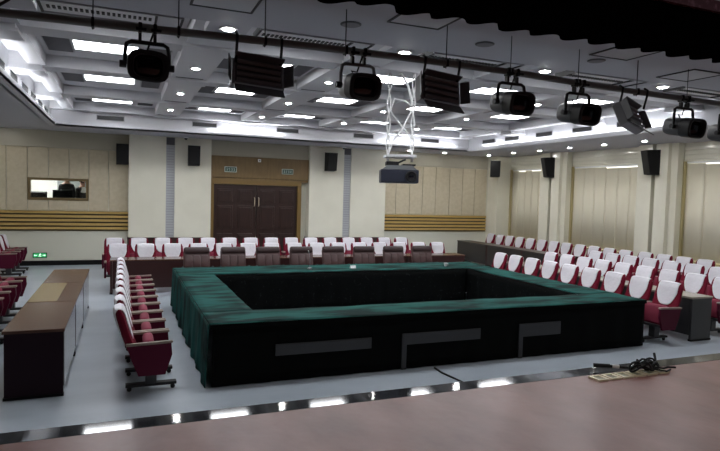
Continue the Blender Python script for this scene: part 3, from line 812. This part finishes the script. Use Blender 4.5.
for (pa, pb, nr) in (((IX0, IY1), (IX1, IY1), (0, -1)), ((IX1, IY0), (IX1, IY1), (-1, 0)), ((IX0, IY0), (IX0, IY1), (1, 0)), ((IX0, IY0), (IX1, IY0), (0, 1))):
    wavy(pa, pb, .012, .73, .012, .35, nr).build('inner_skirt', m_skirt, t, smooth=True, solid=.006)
m_mod = mat('grey_modesty_board', (0.028, 0.028, 0.03), .45)
def mod(x0, x1, z0, z1, post, label):
    q = MB().bx(x0 - ox, x1 - ox, Y0 - .012 - oy, Y0 + .005 - oy, z0, z1)
    if post: q.bx(x0 - ox, x0 + .07 - ox, Y0 - .012 - oy, Y0 + .005 - oy, .01, z0)
    o = q.build('modesty_board', m_mod, t); o['label'] = label
mod(1.72, 2.98, .33, .47, False, 'plain grey board showing in the shade-dark front skirt')
mod(3.42, 4.64, .34, .49, True, 'grey board with a post showing in the shade-dark front skirt')
mod(5.30, 6.05, .32, .51, True, 'short grey board with a post at the right of the front skirt')
# green velvet cloth: ring on top plus a drop down the left side and short drops elsewhere
q = MB()
def topz(x, y): return .752 + .003 * math.sin(x * 7 + y * 3) + .003 * math.sin(y * 9 - x * 2)
def patch(xa, xb, ya, yb, nx, ny):
    q.grid(lambda u, v: (lerp(xa, xb, u), lerp(ya, yb, v), topz(lerp(xa, xb, u), lerp(ya, yb, v))), nx, ny)
patch(X0, X1, Y0, IY0, 90, 6); patch(X0, X1, IY1, Y1, 90, 10); patch(X0, IX0, IY0, IY1, 6, 40); patch(IX1, X1, IY0, IY1, 6, 40)
bmesh.ops.remove_doubles(q.bm, verts=q.bm.verts[:], dist=.002)
cl = q.build('tablecloth', m_velvet, None, smooth=True, solid=.006)
tag(cl, 'dark green velvet cloth covering the hollow conference table', 'tablecloth')
def left_drop(u, v):
    y = lerp(Y0, Y1, u); s_ = y
    w_ = (.016 * math.sin(s_ * 2 * PI / .62) + .004 * math.sin(s_ * 2 * PI / .27 + 1) + .008 * math.sin(s_ * 2 * PI / 1.1)) * (1 - v) ** .6
    return (X0 - .012 - .03 * (1 - v) - w_, y, lerp(.015, .752, v))
q = MB().grid(left_drop, 120, 10)
dr_ = q.build('side_drape', m_velvet, cl, smooth=True, solid=.006)
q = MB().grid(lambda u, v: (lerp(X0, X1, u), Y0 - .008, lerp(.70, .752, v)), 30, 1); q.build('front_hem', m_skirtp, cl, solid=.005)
# small things on the table
def mic(label, x, y):
    m = thing('table_microphone', label, 'microphone', (x, y, .757))
    MB().lathe([(.05, 0), (.05, .02), (.03, .035)], n=16).build('base', m_grey, m, smooth=True)
    MB().tube([(0, 0, .03), (0, 0, .2), (-.02, -.03, .3), (-.05, -.07, .36)], .006).build('gooseneck', m_grey, m)
    MB().cyl((-.05, -.07, .36), (-.068, -.095, .39), .011).build('capsule', m_silver, m)
mic('slim gooseneck microphone on the far table side before the fourth brown chair', 3.55, 11.3)
cu = thing('cup', 'small white cup on the far table side before the rightmost brown chair', 'cup', (6.75, 11.3, .757)); MB().lathe([(.03, 0), (.042, .05), (.043, .07), (.038, .07), (.03, .01)], n=18).build('bowl', m_white, cu, smooth=True); MB().tube([(.04, 0, .055), (.065, 0, .05), (.065, 0, .025), (.035, 0, .02)], .006).build('handle', m_white, cu)
nm = thing('name_stand', 'small white place holder on the far table side before the sixth brown chair', 'place holder', (4.5, 11.3, .757)); MB().prism([(-.03, 0), (.03, 0), (0, .06)], 'yz', -.06, .06).build('card', m_white, nm); MB().bx(-.065, .065, -.035, .035, -.001, .004).build('base', m_silver, nm)

# ------------------------------------------------------------------ stage edge: cover plates and cable
for k in range(6):
    x = 3.62 + .135 * k
    p = thing('floor_plate', f'brass-rimmed floor plate at the stage edge, {ORD[k]} from the left', 'floor plate', (x, 3.575, ST), 0, 'row of floor plates at the stage edge')
    MB().bx(-.055, .055, -.06, -.045, 0, .014).bx(-.055, .055, .045, .06, 0, .014).bx(-.055, -.035, -.045, .045, 0, .014).bx(.035, .055, -.045, .045, 0, .014).build('rim', m_gold, p)
    MB().bx(-.035, .035, -.045, .045, 0, .008).build('lid', m_goldd, p)
cp = thing('cable_bundle', 'tangled black cable with a plug lying on the floor plates', 'cable', (4.13, 3.6, ST + .012))
def loop(cx, cy, rx, ry, z, ph, tw):
    return [(cx + rx * math.cos(a + ph), cy + ry * math.sin(a + ph), z + .03 * math.sin(a * tw + ph) + .03) for a in [2 * PI * i / 22 for i in range(23)]]
q = MB()
for (cx, cy, rx, ry, z, ph, tw) in ((0, 0, .12, .05, .01, 0, 2), (.05, .02, .10, .06, .02, 1, 3), (-.04, -.01, .11, .045, .015, 2, 2), (.12, .03, .09, .05, .02, .5, 2), (.02, .0, .07, .05, .03, 2.5, 3)):
    q.tube(loop(cx, cy, rx, ry, z, ph, tw), .009, 6)
q.tube([(.15, .0, .02), (.22, -.02, .012), (.30, .0, .01), (.36, -.03, .01)], .009, 6).tube([(.18, .04, .03), (.25, .09, .06), (.28, .13, .10)], .011, 6).tube([(.1, -.03, .02), (.18, -.09, .01), (.26, -.06, .01)], .008, 6)
q.build('coil', m_blackp, cp, smooth=True)
MB().tube([(-.1, .02, .03), (-.2, .08, .035), (-.28, .14, .03)], .012, 8).build('plug_lead', m_black, cp)
MB().cyl((-.25, .115, .034), (-.36, .19, .03), .017, 10).build('plug', m_black, cp); MB().cyl((-.19, .073, .036), (-.235, .104, .035), .0155, 10).build('white_band', m_white, cp)
# floor cable between table and stage
tag(MB().tube([(3.9, 6.72, .008), (3.88, 6.5, .008), (3.93, 6.1, .008), (3.95, 5.4, .008), (3.93, 3.95, .008)], .014, 6).build('floor_cable', m_black), 'thin black cable running across the grey floor before the table', 'cable')

# ------------------------------------------------------------------ valance
def hem(x):
    k = math.floor(x / .27); f_ = x / .27 - k; r_ = random.Random(k * 13 + 5)
    return .025 * (f_ ** 1.5) + .015 * math.sin(f_ * PI) * r_.uniform(-1, 1) + r_.uniform(-.012, .012)
v = thing('stage_valance', 'black stage curtain valance hanging across the top', 'curtain', (4.6, 3.48, 3.5))
def vf(u, w_):
    x = lerp(-8.9, 9.0, u)
    return (x, .03 * math.sin(x * 2 * PI / .27) * (1 - w_ * .7), lerp(hem(x + .0), .41, w_))
MB().grid(vf, 900, 4).build('curtain', m_valance, v, smooth=True, solid=.01)
MB().bx(-8.9, 9.0, -.04, .04, .41, .50).build('braid_band', m_valtop, v)

# ------------------------------------------------------------------ lighting bar
PZ = 3.55
pp = [(-4.3, 5.0), (-2.0, 5.0), (-.84, 4.97), (-.17, 4.93), (.72, 4.85), (1.55, 4.79), (2.49, 4.77), (3.6, 4.80), (4.8, 4.92), (6.82, 5.02), (9, 5.06), (13.5, 5.1)]
def pipe_y(x):
    for (a, ya), (c, yc) in zip(pp, pp[1:]):
        if a <= x <= c: return lerp(ya, yc, (x - a) / (c - a))
    return 5.0
t = thing('lighting_bar', 'long grey pipe carrying the stage lights across the hall', 'lighting bar', (0, 0, PZ))
MB().tube([(x, y, 0) for x, y in pp], .032, 12).build('pipe', m_pipe, t, smooth=True)
for x in (-.22, .40, 1.08, 1.78, 2.78, 3.52, 4.45, 5.35, 6.2, 7.4, 9.0):
    h = MB().cyl((x, pipe_y(x), -.05), (x, pipe_y(x), ZS - PZ), .0045, 8); h.bx(x - .01, x + .01, pipe_y(x) - .036, pipe_y(x) + .036, -.036, .036); h.build('hanger_rod', m_black, t)
MB().tube([(-.86, 4.98, .04), (-.78, 4.97, .1), (-.72, 4.96, .2), (-.78, 4.95, .35)], .012).build('feed_cable', m_black, t)
def clamps(t, xs, top):
    for x in xs:
        c = MB().bx(x - .014, x + .014, -.04, .04, top - .04, top + .036, .008).bx(x - .012, x + .012, -.02, .02, top - .11, top - .045)
        c = c.build('clamp', m_black, t); MB().cyl((x - .03, -.045, top - .02), (x + .045, -.045, top - .02), .012, 8).build('clamp_knob', m_black, c)
def spot(label, x, aim, zc, L_=.46, R_=.115, body=m_dgrey, yw=.17):
    """cylinder spotlight: aim is the heading (radians) of the barrel in plan; drawn along local +x"""
    y = pipe_y(x)
    t = thing('stage_spotlight', label, 'stage light', (x, y, PZ), 0, 'stage spotlights on the lighting bar')
    top = 0.0
    clamps(t, (-.055, .055), top)
    q = Matrix.Rotation(aim, 3, 'Z')
    zc_ = zc - PZ
    ax = q @ Vector((1, 0, -.18)).normalized(); side = q @ Vector((0, 1, 0))
    # yoke: inverted U across the barrel
    c = Vector((0, 0, zc_)); YW = R_ * 1.28 + .024
    up = [c + side * YW, c + side * YW + Vector((0, 0, .10)), c + side * (YW - .012) + Vector((0, 0, -zc_ - .13)), c + side * (YW - .045) + Vector((0, 0, -zc_ - .112)), c - side * (YW - .045) + Vector((0, 0, -zc_ - .112)), c - side * (YW - .012) + Vector((0, 0, -zc_ - .13)), c - side * YW + Vector((0, 0, .10)), c - side * YW]
    MB().tube(up, .016, 8).build('yoke', m_black if body is not m_grey else m_grey, t, smooth=True)
    a = c - ax * (L_ * .5)
    MB().lathe([(R_ * .55, 0), (R_ * .9, .02), (R_, .06), (R_, L_ * .62), (R_ * .97, L_ * .63)], a, ax, 28, 3.2, 1.26).build('body', body, t, smooth=True)
    hd = MB().lathe([(R_ * 1.0, L_ * .63), (R_ * 1.08, L_ * .65), (R_ * 1.08, L_ * .98), (R_ * .98, L_), (R_ * .8, L_ - .005), (R_ * .75, L_ - .05)], a, ax, 28, 3.6, 1.28).build('lens_hood', m_black, t, smooth=True)
    MB().lathe([(R_ * .74, L_ - .048), (R_ * .5, L_ - .035), (R_ * .15, L_ - .03)], a, ax, 24, 3.0, 1.3).build('lens', m_lens, hd, smooth=True)
    for s in (-1, 1):
        p = c + side * s * (YW - .01)
        MB().cyl(p, p + side * s * .05, .028, 10).build('tilt_knob', m_black, t)
    MB().tube([c + Vector((-.03, .02, R_)), c + Vector((-.05, .03, -zc_ * .45)), c + Vector((.0, .02, -zc_ * .5 - .02)), c + Vector((.05, .01, -zc_ - .01))], .008, 6).build('power_cable', m_black, t)
    MB().box(a + ax * .2 + side * -(R_ * 1.26) , (.07, .004, .02), q).build('rating_plate', m_grey, t)
spot('black spotlight seen face on at the left end of the lighting bar', .17, -PI / 2 + .03, 3.260, .36, .108)
spot('grey-bodied spotlight with a black front, left of the projector cables', 1.90, -PI / 2, 3.250, .40, .106, m_grey)
spot('black spotlight on the bar right of the projector cables, beside the left flat floodlight', 3.54, -PI / 2, 3.250, .40, .106)
spot('black spotlight on the bar above the tilted speaker nearer the far corner', 4.46, -PI / 2, 3.230, .40, .106)
spot('black spotlight near the right end of the lighting bar, past the twisted floodlight', 6.16, -PI / 2, 3.215, .40, .106)
spot('black spotlight cut off by the right edge at the end of the lighting bar', 6.98, -PI / 2, 3.195, .40, .106)
m_flood = mat('floodlight_grey', (0.20, 0.20, 0.21), 0.45)
m_floodd = mat('floodlight_dark', (0.075, 0.075, 0.08), 0.45)
def flood(label, x, zc, w, h, rz, tilt, roll):
    y = pipe_y(x)
    t = thing('tube_floodlight', label, 'stage light', (x, y, PZ), 0, 'flat tube floodlights on the lighting bar')
    for s in (-.42, .42):
        px = s * w
        MB().tube([(px, 0, .045), (px, -.045, .02), (px, -.04, -.05), (px, .0, zc - PZ + h * .35)], .012, 8).build('hook', m_black, t)
    Rm = (Matrix.Rotation(rz, 3, 'Z') @ Matrix.Rotation(roll, 3, 'Y') @ Matrix.Rotation(tilt, 3, 'X'))
    c = Vector((0, -.02, zc - PZ))
    def B(cx, cy, cz, dx, dy, dz, nm, m_, bev=.004, par=t, extra=None):
        q = MB(); q.box(c + Rm @ Vector((cx, cy, cz)), (dx, dy, dz), Rm @ extra if extra else Rm, bev); return q.build(nm, m_, par)
    B(0, .05, 0, w, .10, h, 'housing', m_flood, .01)
    B(0, -.003, 0, w - .05, .012, h - .05, 'reflector', m_floodd)
    for k in range(4):
        z = (-.36 + k * .24) * h
        q = MB(); q.cyl(c + Rm @ Vector((-w / 2 + .04, -.02, z)), c + Rm @ Vector((w / 2 - .04, -.02, z)), .016, 10); q.build('tube_lamp', m_flood, t, smooth=True)
    for s, nm in ((1, 'barn_door'), (-1, 'barn_door')):
        ex = Matrix.Rotation(s * math.radians(35 if s < 0 else 75), 3, 'X')
        B(0, -.045, s * (h / 2 + (.05 if s < 0 else .005)), w * .92, .008, .13 if s < 0 else .08, nm, m_floodd, .002, t, ex)
        ex = Matrix.Rotation(s * math.radians(-68 if s < 0 else -40), 3, 'Z')
        B(s * (w / 2 + .025), -.045, 0, .09, .008, h * .85, nm, m_floodd, .002, t, ex)
    q = MB(); q.box(c + Rm @ Vector((0, -.02, -h / 2 - .005)), (w * .9, .012, .012), Rm); q.build('edge_strip', m_silver, t)
flood('dark flat tube floodlight with barn doors hanging right of the leftmost spotlight', 1.03, 3.27, .44, .23, .0, -.30, .06)
flood('dark flat tube floodlight hanging just right of the white projector cables', 2.72, 3.29, .43, .25, .04, -.25, .08)
flood('dark flat tube floodlight hanging twisted near the right end of the bar', 5.28, 3.27, .44, .27, .35, -.45, .14)

# ------------------------------------------------------------------ projector on white hangers
PX, PY = 4.22, 8.67
t = thing('projector', 'dark navy projector hanging under the ceiling in the middle of the hall', 'projector', (PX, PY, 2.5), -.36)
bd = MB().box((0, 0, .125), (.62, .46, .22), None, .02).build('body', m_proj, t)
MB().bx(-.30, .30, -.24, -.22, .03, .22).build('front_panel', mat('navy_front', (0.03, 0.034, 0.055), .45), t)
ln = MB().lathe([(.085, 0), (.095, .03), (.095, .07), (.075, .09), (.06, .08)], (.18, -.235, .12), (0, -1, 0), 24).build('lens_ring', m_black, t, smooth=True)
MB().lathe([(.06, .075), (.02, .085)], (.18, -.235, .12), (0, -1, 0), 20).build('lens', m_lens, ln, smooth=True)
MB().prism([(-.28, .235), (.28, .235), (.20, .30), (-.20, .30)], 'xz', -.2, .2).build('top_cover', mat('grey_top', (0.2, 0.21, 0.22), .4), t)
MB().bx(-.22, -.02, -.2, .1, .30, .36).build('connector_box', m_black, t)
MB().bx(.05, .26, -.15, .15, .30, .325).build('upper_vent', m_black, t)
MB().tube([(-.05, -.18, .33), (.05, -.2, .38), (.09, -.2, .395)], .016).build('cable', m_black, t)
hg = thing('projector_hanger', 'white hanger frame with twisted white cables above the projector', 'hanger', (PX, PY, 2.90), -.30)
MB().bx(-.24, .26, -.2, .2, .03, .075, .008).build('mount_plate', m_white, hg)
MB().bx(-.20, -.17, -.05, .05, -.03, .03).bx(.20, .23, -.05, .05, -.03, .03).build('bracket', m_white, hg)
HT = ZB - 2.90
for s in (-.2, .2):
    for ph in (0, PI):
        MB().tube([(s + .026 * math.sin(z * 9 + ph), -.05 + .026 * math.cos(z * 9 + ph), .07 + (HT - .07) * k / 30) for k in range(31) for z in [(HT) * k / 30]], .013, 6).build('hanger_cable', m_cable, hg, smooth=True)
MB().tube([(-.19, -.06, .08), (-.12, -.1, .3), (.02, -.12, .5), (.17, -.08, .8)], .013, 6).build('crossing_cable', m_cable, hg, smooth=True)
MB().tube([(.2, -.06, .35), (.0, -.11, .55), (-.18, -.08, .78), (-.12, -.1, .98), (.05, -.1, .95), (.19, -.07, .86)], .013, 6).build('crossing_cable', m_cable, hg, smooth=True)
MB().tube([(.19, -.05, .9), (.1, -.07, 1.2), (-.02, -.06, 1.4), (-.05, -.05, HT)], .02, 6).build('crossing_cable', m_cable, hg, smooth=True)
# cameras and detectors on the back soffit
for i, (x, y) in enumerate(((1.75, 18.3), (6.85, 18.3))):
    t = thing('ceiling_camera', f'small dome camera under the back soffit {["left", "right"][i]} of the door', 'camera', (x, y, ZS), 0, 'dome cameras at the back')
    MB().lathe([(.07, 0), (.07, -.03), (.05, -.04)], n=18).build('base', m_white, t, smooth=True); MB().lathe([(.048, -.04), (.045, -.06), (.03, -.08), (.008, -.088)], n=18).build('dome', m_lens, t, smooth=True)
